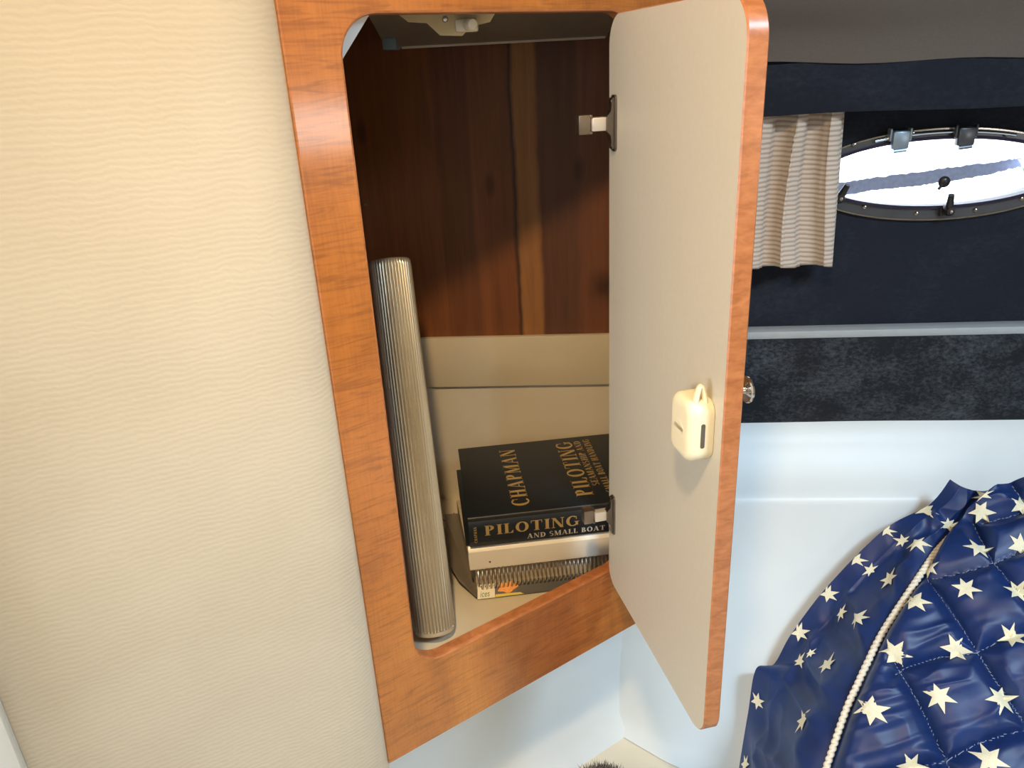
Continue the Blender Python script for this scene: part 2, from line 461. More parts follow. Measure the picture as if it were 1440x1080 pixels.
# hull wall with an elliptical opening for the porthole
PC = on_hull(1319, 245.5); PCx, PCz = PC.x, PC.z
WK = 1.11
EA, EB = .154, .0435
def ell(a, b, n=96): return [(PCx + WK * a * math.cos(2 * PI * k / n), PCz + WK * b * math.sin(2 * PI * k / n)) for k in range(n)]
bm = bmesh.new()
inn = ell(EA + .005, EB + .006); out = rect_project(inn, (PCx, PCz), -1.9, 2.3, FLOOR - .05, .74)
L = [[bm.verts.new((x, 0, z)) for x, z in out], [bm.verts.new((x, 0, z)) for x, z in inn], [bm.verts.new((x, .05, z)) for x, z in inn], [bm.verts.new((x, .05, z)) for x, z in out]]
bridge(bm, L, close=True)
struct(new_obj('wall_back', bm, M['navy'], mw=HM), 'dark navy velvet hull side wall round the porthole')

# far sides of the cabin, out of the picture
bm = bmesh.new(); box(bm, 2.0, 2.06, -1.4, 1.5, FLOOR, .75); struct(new_obj('wall_right', bm, M['shell'], smooth=False))
bm = bmesh.new(); box(bm, -1.7, 2.06, -1.4, -1.34, FLOOR, .75); struct(new_obj('wall_rear', bm, M['shell'], smooth=False))

# padded vinyl bulkhead on the left
AV = math.radians(29)
VM = frame_m(fw(-.3372, 0, 0), (math.cos(AV), math.sin(AV)))
bm = bmesh.new(); P = []
xs = [0, -.0006, -.0018, -.004, -.008, -.014, -.022, -.034, -.05, -.07, -.1] + [-.1 - .05 * k for k in range(1, 31)]
for i in range(67):
    z = FLOOR + 1.74 * i / 66; row = []
    for x in xs:
        y = -.016 * (1 - math.exp(x / .016)) + .003 * math.sin(x * 7 + z * 3) * min(1, -x * 10)
        row.append((x, y + .004, z))
    P.append(row)
grid(bm, P)
for v in list(bm.verts): pass
r = bmesh.ops.extrude_face_region(bm, geom=bm.faces[:])
for v in [g for g in r['geom'] if isinstance(g, bmesh.types.BMVert)]: v.co.y = .05
struct(new_obj('wall_left', bm, M['vinyl'], mw=VM), 'padded cream vinyl bulkhead with fine wrinkles, left of the locker')

# white jamb at the bottom left corner of the view
q = VM.inverted()
r0 = Vector(ray(14, 1035)); n = Vector(VM.col[1][:3]); o = VM @ Vector((0, -.03, 0))
jp = r0 * (o.dot(n) / r0.dot(n)); jl = q @ jp
bm = bmesh.new(); box(bm, jl.x - .06, jl.x, -.032, -.0135, FLOOR, .5, .003)
struct(new_obj('trim_1', bm, M['gel'], mw=VM), 'white upright jamb on the vinyl bulkhead at the far left')

# wall under the locker face and the flared lower hull
bm = bmesh.new()
pts = [(-.36, .055), (.10, .055)]
P = [[fw(-.45, .125, z), fw(-.2, .125, z), fw(.0, .125, z), fw(.17, .125, z)] for z in (FLOOR, FLOOR + .03, -.98, -.9, -.8, -.73)]
for k, off in ((0, -.03), (1, -.006)):
    for j in range(4): P[k][j] = P[k][j] + Vector(F.col[1][:3]) * off
grid(bm, P)
r = bmesh.ops.extrude_face_region(bm, geom=bm.faces[:])
for v in [g for g in r['geom'] if isinstance(g, bmesh.types.BMVert)]: v.co += Vector(F.col[1][:3]) * .03
struct(new_obj('wall_front', bm, M['gel']), 'white moulded wall under the locker')

bot = [(0.1421, 1.0379), (0.1665, 1.0157), (0.1943, 0.9912), (0.2220, 0.9679), (0.2609, 0.9457), (0.3330, 0.9235), (0.4995, 0.8880), (0.8880, 0.8270), (1.7760, 0.7215)]
def lerp(a, b, t): return a + (b - a) * t
def botxy(s):
    k = min(int(s), len(bot) - 2); t = s - k
    def cr(c):
        p0 = bot[max(k - 1, 0)][c]; p1 = bot[k][c]; p2 = bot[k + 1][c]; p3 = bot[min(k + 2, len(bot) - 1)][c]
        return .5 * (2 * p1 + (p2 - p0) * t + (2 * p0 - 5 * p1 + 4 * p2 - p3) * t * t + (3 * p1 - p0 - 3 * p2 + p3) * t ** 3)
    return cr(0), cr(1)
pb = on_hull(1240, 594, -.03).z
bm = bmesh.new(); P = []
for i in range(65):
    s = i / 8; bx, by = botxy(s); tx = bx + .02; ty = HO.y - .0921 * tx - .1166
    col = [(bx + .018 * (.35), by - .028, FLOOR + .001), (bx + .003, by - .012, FLOOR + .010), (bx, by, FLOOR + .03)]
    for k in range(1, 13):
        t = k / 12; z = lerp(FLOOR + .03, -.655, t); e = t * (2 - t) * .35 + t * .65
        col.append((lerp(bx, tx, t), lerp(by, ty, e), z))
    for (dy, z) in ((.002, -.648), (.006, -.644), (.016, -.638), (.044, -.623), (.067, lerp(-.623, pb - .003, .6)), (.084, pb - .003), (.097, pb + .004), (.112, pb + .014)):
        col.append((tx, ty + dy, z))
    P.append(col)
grid(bm, P)
struct(new_obj('wall_lower', bm, M['gel'], angle=60), 'white moulded hull liner with a ledge below the dark padded panel')

# ---------------- valance, ledge, padded panel
bm = bmesh.new()
zb = on_hull(1240, 157, -.075).z; zt = on_hull(1240, 84, -.075).z
pr = [(-.075, zb + .004), (-.073, zb), (-.062, zb), (-.062, zt), (-.0745, zt)]
P = []
for i in range(81):
    x = .262 + 1.6 * i / 80
    P.append([(x, y + (.0015 * math.sin(x * 31) if abs(z - zb) > .01 else 0), z + (.0015 * math.sin(x * 17) if z < 0 else 0)) for y, z in pr + pr[:1]])
grid(bm, P); bmesh.ops.remove_doubles(bm, verts=bm.verts[:], dist=1e-5)
tag(new_obj('valance', bm, M['navy'], mw=HM), 'long dark navy velvet valance under the headliner above the curtain', 'valance')

lz = on_hull(1240, 458, -.012).z
bm = bmesh.new(); box(bm, .262, 1.9, -.030, -.001, lz - .012, lz, .002)
struct(new_obj('trim_2', bm, M['ledge'], mw=HM), 'thin grey ledge along the top of the padded panel')
pb = on_hull(1240, 594, -.03).z
bm = bmesh.new(); P = []
for i in range(70):
    x = .262 + 1.6 * i / 69; row = []
    for k in range(15):
        a = k / 14; z = lz - .006 - a * (lz - .006 - pb); 
        y = -.026 - .008 * math.sin(PI * min(1, max(0, a))) ** .35
        row.append((x, y, z + .0012 * math.sin(x * 14) * a))
    P.append(row)
grid(bm, P)
r = bmesh.ops.extrude_face_region(bm, geom=bm.faces[:])
for v in [g for g in r['geom'] if isinstance(g, bmesh.types.BMVert)]: v.co.y = -.004
tag(new_obj('padded_panel', bm, M['black'], mw=HM), 'long black mottled suede panel between grey ledge and white hull liner', 'panel')

# ================================================================== hanging locker
LK = root('hanging_locker', fw(-.14, .1, -.748), AF)
tag(LK, 'built-in corner locker with orange varnished wood frame and open white door', 'cabinet')

OX0, OX1, OZ0, OZ1 = -.287, .034, -.632, .043
inner = dense(rrect(OX0, OX1, OZ0, OZ1, [.03, .03, .034, .036], 12), .02)
innb = dense(rrect(OX0 + .0, OX1 - .0, OZ0, OZ1, [.03, .03, .034, .036], 12), .02)
cxy = ((OX0 + OX1) / 2, (OZ0 + OZ1) / 2)
outer = rect_project(inner, cxy, -.337, .150, -.748, .40)
def grow(pts, d):
    res = []
    for i, (x, z) in enumerate(pts):
        (ax, az), (bx, bz) = pts[i - 1], pts[(i + 1) % len(pts)]
        tx, tz = bx - ax, bz - az; l = math.hypot(tx, tz) or 1
        res.append((x + tz / l * d, z - tx / l * d))
    return res
bm = bmesh.new()
V = lambda pts, y: [bm.verts.new((x, y, z)) for x, z in pts]
L = [V(outer, .015), V(outer, .0012), V([(x + (.0012 if x < -.3 else 0), z + (.0012 if z < -.7 else 0)) for x, z in outer], 0), V(grow(inner, .0025), 0), V(grow(inner, .0008), .0008), V(inner, .0028), V(inner, .015)]
bridge(bm, L, mi=[0, 0, 0, 1, 1, 1, 0], close=True)
face = new_obj('face_frame', bm, [M['wood'], M['edge']], LK, F, angle=12)

# door with laminate inside, cherry outside and edges
bm = bmesh.new()
dp = dense(rrect(0, .279, -.6405, .0405, [.026, .034, .030, .022], 10), .03)
L = [V(grow(dp, -.0012), 0), V(dp, .0012), V(dp, .0158), V(grow(dp, -.0012), .017)]
bridge(bm, L, mi=[1, 1, 1]); f = bm.faces.new(L[0]); f.material_index = 0; f = bm.faces.new(L[-1][::-1]); f.material_index = 2
door = new_obj('door', bm, [M['laminate'], M['edge'], M['wood']], LK, D, angle=20)
door['label'] = 'open locker door, off-white inside with a cherry wood edge'

bm = bmesh.new()
KM = D @ Matrix.Translation((.268, .017, -.262)) @ Matrix.Rotation(-PI / 2, 4, 'X')
lathe(bm, [(0, 0), (.0075, 0), (.0075, .0012), (.0045, .002), (.0042, .0062), (.0060, .0068), (.0110, .0070), (.0118, .0082), (.0112, .0100), (.0075, .0112), (.0040, .0114), (.0036, .0100), (0, .0100)], KM, 32)
new_obj('knob', bm, M['chrome'], door)['label'] = 'round chrome push knob'

for zc in (-.062, -.531):
    HGM = D @ Matrix.Translation((.013, 0, zc))
    bm = bmesh.new()
    prism(bm, rrect(-.001, .0115, -.0275, .0275, .004, 5), -.0022, 0)
    # raised cup body, deeper towards its middle
    prof = [(-.025, -.004), (-.012, -.0055), (-.007, -.010), (.007, -.010), (.012, -.0055), (.025, -.004)]
    a = [bm.verts.new((0.000, y, z)) for z, y in prof]; b = [bm.verts.new((.0085, y, z)) for z, y in prof]
    a2 = [bm.verts.new((0.000, -.002, z)) for z, y in prof]; b2 = [bm.verts.new((.0085, -.002, z)) for z, y in prof]
    for i in range(5):
        for p, s in ((a, b), (b, b2), (b2, a2), (a2, a)): bm.faces.new((p[i], p[i + 1], s[i + 1], s[i]))
    bm.faces.new((a[0], b[0], b2[0], a2[0])); bm.faces.new((a[-1], b[-1], b2[-1], a2[-1]))
    for zz in (-.021, .021):
        lathe(bm, [(0, .0052), (.0025, .0048), (.0032, .0035), (.0032, 0)], Matrix.Translation((.0045, 0, zz)) @ Matrix.Rotation(PI / 2, 4, 'X'), 12)
    hg = new_obj('hinge', bm, M['darknickel'], LK, HGM)
    bm = bmesh.new(); box(bm, -.004, .006, -.0245, -.006, -.0068, .0068, .0015)
    new_obj('hinge_arm', bm, M['armsteel'], hg, HGM)['label'] = 'bright hinge arm'
    bm = bmesh.new(); box(bm, -.010, .003, -.038, -.0255, -.0095, .0095, .001)
    box(bm, -.006, .004, -.0265, -.0235, -.0095, -.0068, .0006); box(bm, -.006, .004, -.0265, -.0235, .0068, .0095, .0006)
    lathe(bm, [(0, .002), (.0028, .0016), (.003, 0)], Matrix.Translation((-.0100, -.032, 0)) @ Matrix.Rotation(-PI / 2, 4, 'Y'), 12)
    new_obj('mounting_block', bm, M['blocksteel'], hg, HGM)

# inside of the locker
def hull_slab(name, mat, x0, x1, z0, z1, off, th=.008, bevel=.0):
    bm = bmesh.new(); box(bm, x0, x1, -off - th, -off, z0, z1, bevel); return new_obj(name, bm, mat, LK, HM, smooth=bool(bevel))
SH = -.402; LF = -.706
hull_slab('cedar_lining', M['cedar'], -.27, .235, SH, .085, .002)
hull_slab('backing_board', M['board'], -.27, .235, SH - .0855, SH, .002, .016, .0015)
hull_slab('liner_panel', M['liner'], -.27, .235, LF - .004, SH - .0855, .002, .008)
bm = bmesh.new()
fp = [fw(-.337, .0155, 0), fw(.145, .0155, 0), hw(.24, -.011, 0), hw(-.27, -.011, 0)]
a = [bm.verts.new((p.x, p.y, LF)) for p in fp]; b = [bm.verts.new((p.x, p.y, LF - .012)) for p in fp]
bm.faces.new(a); bm.faces.new(b[::-1])
for i in range(4): bm.faces.new((a[i], a[(i + 1) % 4], b[(i + 1) % 4], b[i]))
new_obj('locker_floor', bm, M['liner'], LK, smooth=False)
def upright(name, mat, p, q, z0, z1, th):
    p = Vector((p.x, p.y, 0)); q = Vector((q.x, q.y, 0)); m = frame_m(p, q - p)
    bm = bmesh.new(); box(bm, 0, (q - p).length, 0, th, z0, z1); return new_obj(name, bm, mat, LK, m, smooth=False)
upright('side_panel', M['cedar'], fw(-.325, .016, 0), hw(-.262, -.012, 0), LF, .085, .008)
upright('side_panel', M['liner'], fw(.142, .016, 0), hw(.246, -.012, 0), LF, .085, -.008)
bm = bmesh.new()
tp = [fw(-.337, .0155, 0), fw(.15, .0155, 0), hw(.25, -.001, 0), hw(-.27, -.001, 0)]
a = [bm.verts.new((p.x, p.y, .082)) for p in tp]; b = [bm.verts.new((p.x, p.y, .094)) for p in tp]
bm.faces.new(a[::-1]); bm.faces.new(b)
for i in range(4): bm.faces.new((a[i], a[(i + 1) % 4], b[(i + 1) % 4], b[i]))
new_obj('locker_top', bm, M['headliner'], LK, smooth=False)
# pale corner of the bulkhead behind the frame, cut on the slant
bm = bmesh.new(); prism(bm, [(-.34, .0), (-.29, .003), (-.283, .008), (-.250, .046), (-.244, .08), (-.34, .08)], .0156, .021)
new_obj('corner_gusset', bm, M['gel'], LK, F, smooth=False)
bm = bmesh.new(); p = on_hull(513, 288, -.0105)
lathe(bm, [(0, .0018), (.0022, .0015), (.003, .0006), (.0032, 0)], HM @ Matrix.Translation((p.x, -.0105, p.z)) @ Matrix.Rotation(PI / 2, 4, 'X'), 14)
new_obj('screw', bm, M['chrome'], LK)

# strip light housing under the locker top
FX0, FX1 = -.140, .146
bm = bmesh.new()
pf = [(1.0934, .0250), (1.101, .0266), (1.1055, .0355), (1.101, .0690), (.960, .0815), (.946, .0800), (.946, .0645), (.954, .0590)]
P = [[(x, y, z) for y, z in pf + pf[:1]] for x in (FX0, FX0 + .0015, FX0 + .018, FX1)]
vs = grid(bm, P)
for row in (vs[0], vs[-1]): bm.faces.new(row[:-1])
bmesh.ops.remove_doubles(bm, verts=bm.verts[:], dist=1e-6)
LH = new_obj('strip_light', bm, M['greyalu'], LK, angle=25); LH['label'] = 'grey strip light housing under the locker top'
bm = bmesh.new()
P = []
for x in (FX0 + .02, FX1 - .002):
    P.append([(x, 1.086, .0285), (x, 1.090, .0238), (x, 1.0967, .0238), (x, 1.099, .0258)])
grid(bm, P); new_obj('light_lens', bm, M['lens'], LH)
bm = bmesh.new(); box(bm, FX0 + .001, FX0 + .0180, 1.049, 1.092, .0228, .0372, .001)
new_obj('tape', bm, M['tape'], LH)

# door catch hanging under the locker top
cp = [at_y(x, y, .835) for x, y in ((552, 14), (574, 31), (600, 32.5), (619, 50), (650, 50.5), (662, 37), (689, 31), (699, 14))]
bm = bmesh.new(); yy = .835
prism(bm, [(p.x, p.z) for p in cp], .835, .8385)
prism(bm, [(cp[0].x, .0815), (cp[-1].x, .0815), (cp[-1].x, cp[-1].z), (cp[0].x, cp[0].z)], .8352, .8383)
CT = new_obj('catch_plate', bm, M['latchplate'], LK, smooth=False); CT['label'] = 'cream door catch plate under the locker top'
a, b = at_y(641, 46, .828), at_y(672, 26, .828)
bm = bmesh.new(); box(bm, a.x, b.x, .818, .8345, a.z, b.z, .0022)
CB = new_obj('catch_block', bm, M['latchwhite'], CT)
bm = bmesh.new(); c = at_y(658, 35, .818)
lathe(bm, [(0, .017), (.0042, .0168), (.0052, .0155), (.0052, 0)], Matrix.Translation(c) @ Matrix.Rotation(math.radians(18), 4, 'Z') @ Matrix.Rotation(PI / 2, 4, 'X'), 20)
# keep it a sub-part of the plate beside the block
new_obj('plunger', bm, M['latchwhite'], CT)
for px, py in ((607, 22.5), (626, 26), (627, 27)):
    pass
bm = bmesh.new(); c = at_y(626, 27, .8352)
lathe(bm, [(0, .002), (.002, .0018), (.003, .0006), (.0032, 0)], Matrix.Translation(c) @ Matrix.Rotation(PI / 2, 4, 'X'), 14)
new_obj('screw', bm, M['nickel'], CT)

# ================================================================== ribbed tube
TB = at_z(613, 897, LF + .0005); TT = at_y(547.5, 366, 1.0)
RT = root('ribbed_tube', TB)
tag(RT, 'silver ribbed tube leaning upright in the left corner of the locker', 'tube')
ax = (TT - TB).normalized(); TL = (TT - TB).length
xx = Vector((1, 0, 0)); xx = (xx - ax * xx.dot(ax)).normalized(); yy_ = ax.cross(xx)
TM = Matrix(((xx.x, yy_.x, ax.x, TB.x), (xx.y, yy_.y, ax.y, TB.y), (xx.z, yy_.z, ax.z, TB.z), (0, 0, 0, 1)))
lift = .0285 * math.sin(math.acos(ax.z))
bm = bmesh.new(); NR = 40; NS = NR * 6
rings = []
for h, r, amp in ((lift + .006, .0272, .0), (lift + .008, .0281, .0032), (TL * .35, .0281, .0032), (TL * .62, .0281, .0032), (TL * .7, .0281, .0032), (TL - .008, .0280, .0017), (TL - .002, .0272, .0003), (TL, .0255, 0)):
    rings.append([bm.verts.new((( r - amp * (1 - abs(math.sin(k * PI / 6))) ) * math.cos(2 * PI * k / NS), (r - amp * (1 - abs(math.sin(k * PI / 6)))) * math.sin(2 * PI * k / NS), h)) for k in range(NS)])
for a, b in zip(rings, rings[1:]):
    for k in range(NS): bm.faces.new((a[k], a[(k + 1) % NS], b[(k + 1) % NS], b[k]))
bm.faces.new(rings[-1]); bm.faces.new(rings[0][::-1])
new_obj('ribbed_body', bm, M['tube'], RT, TM, angle=60)
bm = bmesh.new(); lathe(bm, [(0, 0 + lift), (.0261, lift), (.0264, lift + .001), (.0264, lift + .0062), (0, lift + .0062)], TM, 40)
new_obj('end_ring', bm, M['tubecap'], RT)
bm = bmesh.new()
# pale sticker wrapped on the left of the tube
P = []
for h in (TL - .218, TL - .167):
    P.append([TM @ Vector((.0287 * math.cos(math.radians(a)), .0287 * math.sin(math.radians(a)), h)) for a in range(206, 242, 4)])
grid(bm, P); new_obj('sticker', bm, M['sticker'], RT)

# ================================================================== stack of books
BK = 1.11   # book sizes below are in units of 1.11 m
def bookframe(x, y, z, deg): return frame_m(Vector((x, y, z)), (math.cos(math.radians(deg)), math.sin(math.radians(deg)))) @ Matrix.Scale(BK, 4)
# --- spiral book at the bottom
SZ = LF + .0006
SB = bookframe(-.0662, .8960, SZ, 6)
SR = root('spiral_book', SB.translation, math.radians(6))
tag(SR, 'spiral bound book with wire coil and orange print at the bottom of the book stack', 'book')
bm = bmesh.new()
pts = [(.002, .020), (-.006, .07), (-.012, .19), (.20, .19), (.20, .020)]
a = [bm.verts.new((x, y, .0025)) for x, y in pts]; b = [bm.verts.new((x, y, .0385)) for x, y in pts]
bm.faces.new(a[::-1]); bm.faces.new(b)
for i in range(5): bm.faces.new((a[i], a[(i + 1) % 5], b[(i + 1) % 5], b[i]))
new_obj('pages', bm, M['paper'], SR, SB, smooth=False)
bm = bmesh.new()   # black back cover, spreading to the left at the back
pts = [(.0, .004), (-.020, .034), (-.030, .060), (-.032, .19), (.21, .19), (.21, .004)]
zz = [0, .006, .012, .014, 0, 0]
a = [bm.verts.new((x, y, z * 1)) for (x, y), z in zip(pts, zz)]; b = [bm.verts.new((x, y, z + .0022)) for (x, y), z in zip(pts, zz)]
for q in ((0, 1, 2, 3), (0, 3, 4, 5)):
    bm.faces.new([a[i] for i in q[::-1]]); bm.faces.new([b[i] for i in q]).material_index = 1
for i in range(6): bm.faces.new((a[i], a[(i + 1) % 6], b[(i + 1) % 6], b[i]))
new_obj('back_cover', bm, [M['blackcard'], M['greysheet']], SR, SB, smooth=False)
bm = bmesh.new()   # front cover
box(bm, -.004, .20, .022, .19, .0385, .0415, .0008); new_obj('front_cover', bm, M['greysheet'], SR, SB)
bm = bmesh.new()   # printed binding margin in front of the coil
def strip(x0, x1, mi, o=0):
    q = [(x0, .0005, .0018 + o), (x1, .0005, .0018 + o), (x1 + .002, .012, .0150 + o), (x0 + .002, .012, .0150 + o)]
    vs = [bm.verts.new(p) for p in q]; f = bm.faces.new(vs); f.material_index = mi
strip(.001, .0235, 0); strip(.0235, .052, 3); strip(.052, .21, 4)
def patch(pts, mi, o):
    vs = [bm.verts.new((x + .002 * t, .0005 + .0115 * t - .0002, .0018 + .0132 * t + o)) for x, t in pts]; f = bm.faces.new(vs); f.material_index = mi
patch([(.0275 + .012 + .0125 * math.cos(a) * (1 + .16 * math.cos(5 * a)), .62 + .38 * math.sin(a) * (1 + .14 * math.cos(5 * a + 1))) for a in [2 * PI * k / 40 for k in range(40)]], 1, .0004)
patch([(.0235, 0), (.062, 0), (.056, .16), (.0245, .2)], 2, .0003)
for k in range(4):
    c0 = .006 + .0056 * k; patch([(c0 + .0011 * math.cos(a), .84 + .09 * math.sin(a)) for a in [2 * PI * j / 12 for j in range(12)]], 4, .0004)
# green lettering on the white end of the margin
cu = bpy.data.curves.new('word', 'FONT'); cu.body = 'ices'; cu.size = .0115; cu.resolution_u = 3
to = bpy.data.objects.new('word', cu); C.objects.link(to); bpy.context.view_layer.update()
tm = bpy.data.meshes.new_from_object(to.evaluated_get(bpy.context.evaluated_depsgraph_get()))
base = len(bm.verts); vv = [bm.verts.new((.0045 + v.co.x * .72 + .002 * (v.co.y / .0115), .0005 + (.12 + .62 * v.co.y / .0115) * .0115 - .0003, .0018 + (.12 + .62 * v.co.y / .0115) * .0132 + .0005)) for v in tm.vertices]
for p in tm.polygons:
    try:
        f = bm.faces.new([vv[i] for i in p.vertices]); f.material_index = 5
    except Exception: pass
bpy.data.objects.remove(to); bpy.data.curves.remove(cu); bpy.data.meshes.remove(tm)
new_obj('printed_margin', bm, [M['whitecard'], M['orange'], M['yellow'], M['brown'], M['blackcard'], M['green']], SR, SB, smooth=False)
bm = bmesh.new(); path = []
turns = 36
for k in range(turns * 14 + 1):
    a = 2 * PI * k / 14; path.append((.004 + .0054 * k / 14, .0165 - .0135 * math.cos(a), .0245 + .0165 * math.sin(a)))
tube(bm, path, .00125, 6); new_obj('wire_coil', bm, M['wire'], SR, SB)

# --- white binder
BZ = SZ + .0425 * BK
BB = bookframe(-.0727, .8997, BZ, 6)
BR = root('ring_binder', BB.translation, math.radians(6))
tag(BR, 'thick white ring binder lying under the navy book in the locker', 'binder')
BH = .0365
bm = bmesh.new()
prof = [(.195, 0), (.004, 0), (.001, .002), (0, .006), (.0005, .0285), (.0016, .0300), (.0052, BH - .0025), (.008, BH), (.195, BH), (.195, BH - .003), (.010, BH - .003), (.006, BH - .008), (.0045, .030), (.004, .005), (.006, .003), (.195, .003)]
a, b = prism(bm, prof, 0, .240, to=lambda y, x, z: (x, y, z))
new_obj('cover', bm, M['whitevinyl'], BR, BB, angle=22)
bm = bmesh.new(); box(bm, .006, .234, .014, .192, .0034, BH - .004, .001); new_obj('papers', bm, M['paper'], BR, BB)
bm = bmesh.new()
lathe(bm, [(0, .0012), (.0011, .001), (.0015, 0)], Matrix.Translation((.026, .0004, .012)) @ Matrix.Rotation(PI / 2, 4, 'X'), 12)
new_obj('rivet', bm, M['darknickel'], BR, BB)

# --- navy hardcover on top
CZ = BZ + BH * BK + .0004
CBm = bookframe(-.0694, .8974, CZ, 6.2)
CR = root('hardcover_book', CBm.translation, math.radians(6.2))
tag(CR, 'thick navy hardcover book with gold lettering on top of the stack', 'book')
CL, CD, CH = .242, .201, .0375
bm = bmesh.new()
box(bm, -.005, CL, .006, CD, 0, .003, .0006); box(bm, 0, CL, .012, CD, CH - .003, CH, .0006)
# rounded spine with the joint groove behind it
prof = [(.0065, 0), (.002, .0006), (.0005, .004), (0, .0105), (0, CH - .0105), (.0004, CH - .004), (.0022, CH - .0006), (.0065, CH), (.0095, CH - .0006), (.0105, CH - .0022), (.0118, CH - .0006), (.0135, CH), (.0135, CH - .003), (.0045, CH - .0035), (.0045, .003), (.0065, .003)]
prism(bm, prof, 0, CL, to=lambda y, x, z: (x, y, z))
new_obj('cover', bm, M['navycover'], CR, CBm, angle=30)
bm = bmesh.new(); box(bm, .004, CL - .004, .0055, CD - .005, .003, CH - .003); new_obj('page_block', bm, M['paper'], CR, CBm, smooth=False)
zt_ = CH + .00015
for nm, lines in (('author_lettering', [('CHAPMAN', .081, .026, .0225, .158)]), ('title_lettering', [('PILOTING', .1655, .033, .0235, .158)]),
                  ('subtitle_lettering', [('SEAMANSHIP AND', .1785, .056, .0095, .132)]), ('subtitle_lettering', [('SMALL BOAT HANDLING', .1925, .036, .0095, .155)])):
    bm = bmesh.new()
    for w_, x_, y_, h_, l_ in lines: text_on(bm, w_, (x_, y_, zt_), (0, 1, 0), (-1, 0, 0), h_, l_)
    new_obj(nm, bm, M['gold'], CR, CBm, smooth=False)
bm = bmesh.new()
text_on(bm, 'PILOTING', (.019, -.0002, .0165), (1, 0, 0), (0, 0, 1), .0145, .122, 0)
text_on(bm, 'SEAMANSHIP', (.152, -.0002, .0195), (1, 0, 0), (0, 0, 1), .0065, .082, 1)
text_on(bm, 'AND SMALL BOAT HANDLING', (.072, -.0002, .0055), (1, 0, 0), (0, 0, 1), .0068, .164, 1)
text_on(bm, 'CHAPMAN', (.0095, -.0002, .0075), (0, 0, 1), (-1, 0, 0), .0036, .0235, 0)
new_obj('spine_lettering', bm, [M['gold'], M['silverfoil']], CR, CBm, smooth=False)['label'] = 'gold and pale capital lettering on the spine'

# stray orange wire on the locker floor
bm = bmesh.new(); w0 = at_z(634, 735, LF + .0015)
tube(bm, [w0 + Vector((-.03, .03, 0)), w0 + Vector((-.016, .012, 0)), w0 + Vector((-.004, .0, 0)), w0 + Vector((.003, .012, 0)), w0 + Vector((.004, .03, 0))], .0009, 6)
tag(new_obj('thin_wire', bm, M['orangewire']), 'thin orange wire lying on the locker floor between tube and books', 'wire')

# ================================================================== small box on the door
bx0, bx1, bz0, bz1 = .2235, .2655, -.329, -.271
PB = root('plastic_box', D @ Vector(((bx0 + bx1) / 2, 0, bz0)), AD)
tag(PB, 'small cream plastic box with hanging loop stuck on the open door', 'plastic box')
bm = bmesh.new()
prof = rrect(bx0, bx1, bz0, bz1, .0125, 8)
LP = []
for k in range(9):
    a = PI / 2 * k / 8; LP.append([bm.verts.new((x, -.0155 - .0080 * math.sin(a), z)) for x, z in grow(prof, -.0080 * (1 - math.cos(a)))])
LB = [[bm.verts.new((x, y, z)) for x, z in grow(prof, -d)] for y, d in ((-.0002, .001), (-.0014, .0))]
LP = LB + LP
bridge(bm, LP); bm.faces.new(LP[0]); bm.faces.new(LP[-1][::-1])
# front face embossing
ring = rrect(bx0 + .012, bx1 - .012, bz0 + .022, bz1 - .022, .009, 8)
new_obj('shell', bm, M['plastic'], PB, D, angle=50)
bm = bmesh.new(); prism(bm, ring, -.0237, -.0230); new_obj('push_button', bm, M['plastic'], PB, D, smooth=False)
bm = bmesh.new()
pts = rrect(-.0128, -.0090, bz0 + .016, bz1 - .019, .0017, 4)
prism(bm, pts, bx1 - .0005, bx1 + .0004, to=lambda y, x, z: (x, y, z)); new_obj('slot_window', bm, M['slot'], PB, D, smooth=False)
bm = bmesh.new(); path = []
for k in range(17):
    a = PI * k / 16; path.append((.2565, -.0105 - .0052 * math.cos(a) * (1 - .35 * math.sin(a)), bz1 - .006 + .0185 * math.sin(a) ** 1.1))
rings = tube(bm, path, lambda t: .0019 + .0008 * abs(2 * t - 1), 10)
for v in bm.verts: v.co.x = .2565 + (v.co.x - .2565) * 1.7
new_obj('hanging_loop', bm, M['plastic'], PB, D)

# ================================================================== porthole
W = root('window_1', hw(PCx, 0, PCz), math.atan2(HU.y, HU.x)); struct(W, 'oval porthole in a steel frame on the dark hull wall')
def eloop(bm, a, b, y, up=0.0, n=96): return [bm.verts.new((PCx + WK * a * math.cos(2 * PI * k / n), y, PCz + WK * (up + b * math.sin(2 * PI * k / n)))) for k in range(n)]
bm = bmesh.new()
L = [eloop(bm, .172, .0585, -.0005), eloop(bm, .173, .0592, -.003), eloop(bm, .1718, .0580, -.0055), eloop(bm, .1695, .0562, -.0055), eloop(bm, .1575, .0455, -.0055, .003), eloop(bm, .1555, .0440, -.004, .003), eloop(bm, EA + .001, EB + .001, .03, .003), eloop(bm, EA + .004, EB + .004, .03)]
bridge(bm, L, mi=[1, 1, 1, 0, 0, 0, 0])
new_obj('frame', bm, [M['flange'], M['chrome']], W, HM)
bm = bmesh.new()
L = [eloop(bm, .1575, .0458, -.0055, .003), eloop(bm, .1572, .0455, -.0095, .003), eloop(bm, .1545, .0438, -.0110, .003), eloop(bm, .1515, .0415, -.0085, .003), eloop(bm, .151, .041, .004, .003)]
bridge(bm, L); new_obj('seal', bm, M['rubber'], W, HM)
bm = bmesh.new(); a = eloop(bm, .1525, .0425, .0025, .003); b = eloop(bm, .1525, .0425, .0075, .003)
bm.faces.new(a); bm.faces.new(b[::-1]); bridge(bm, [a, b]); new_obj('pane', bm, M['glass'], W, HM, smooth=False)
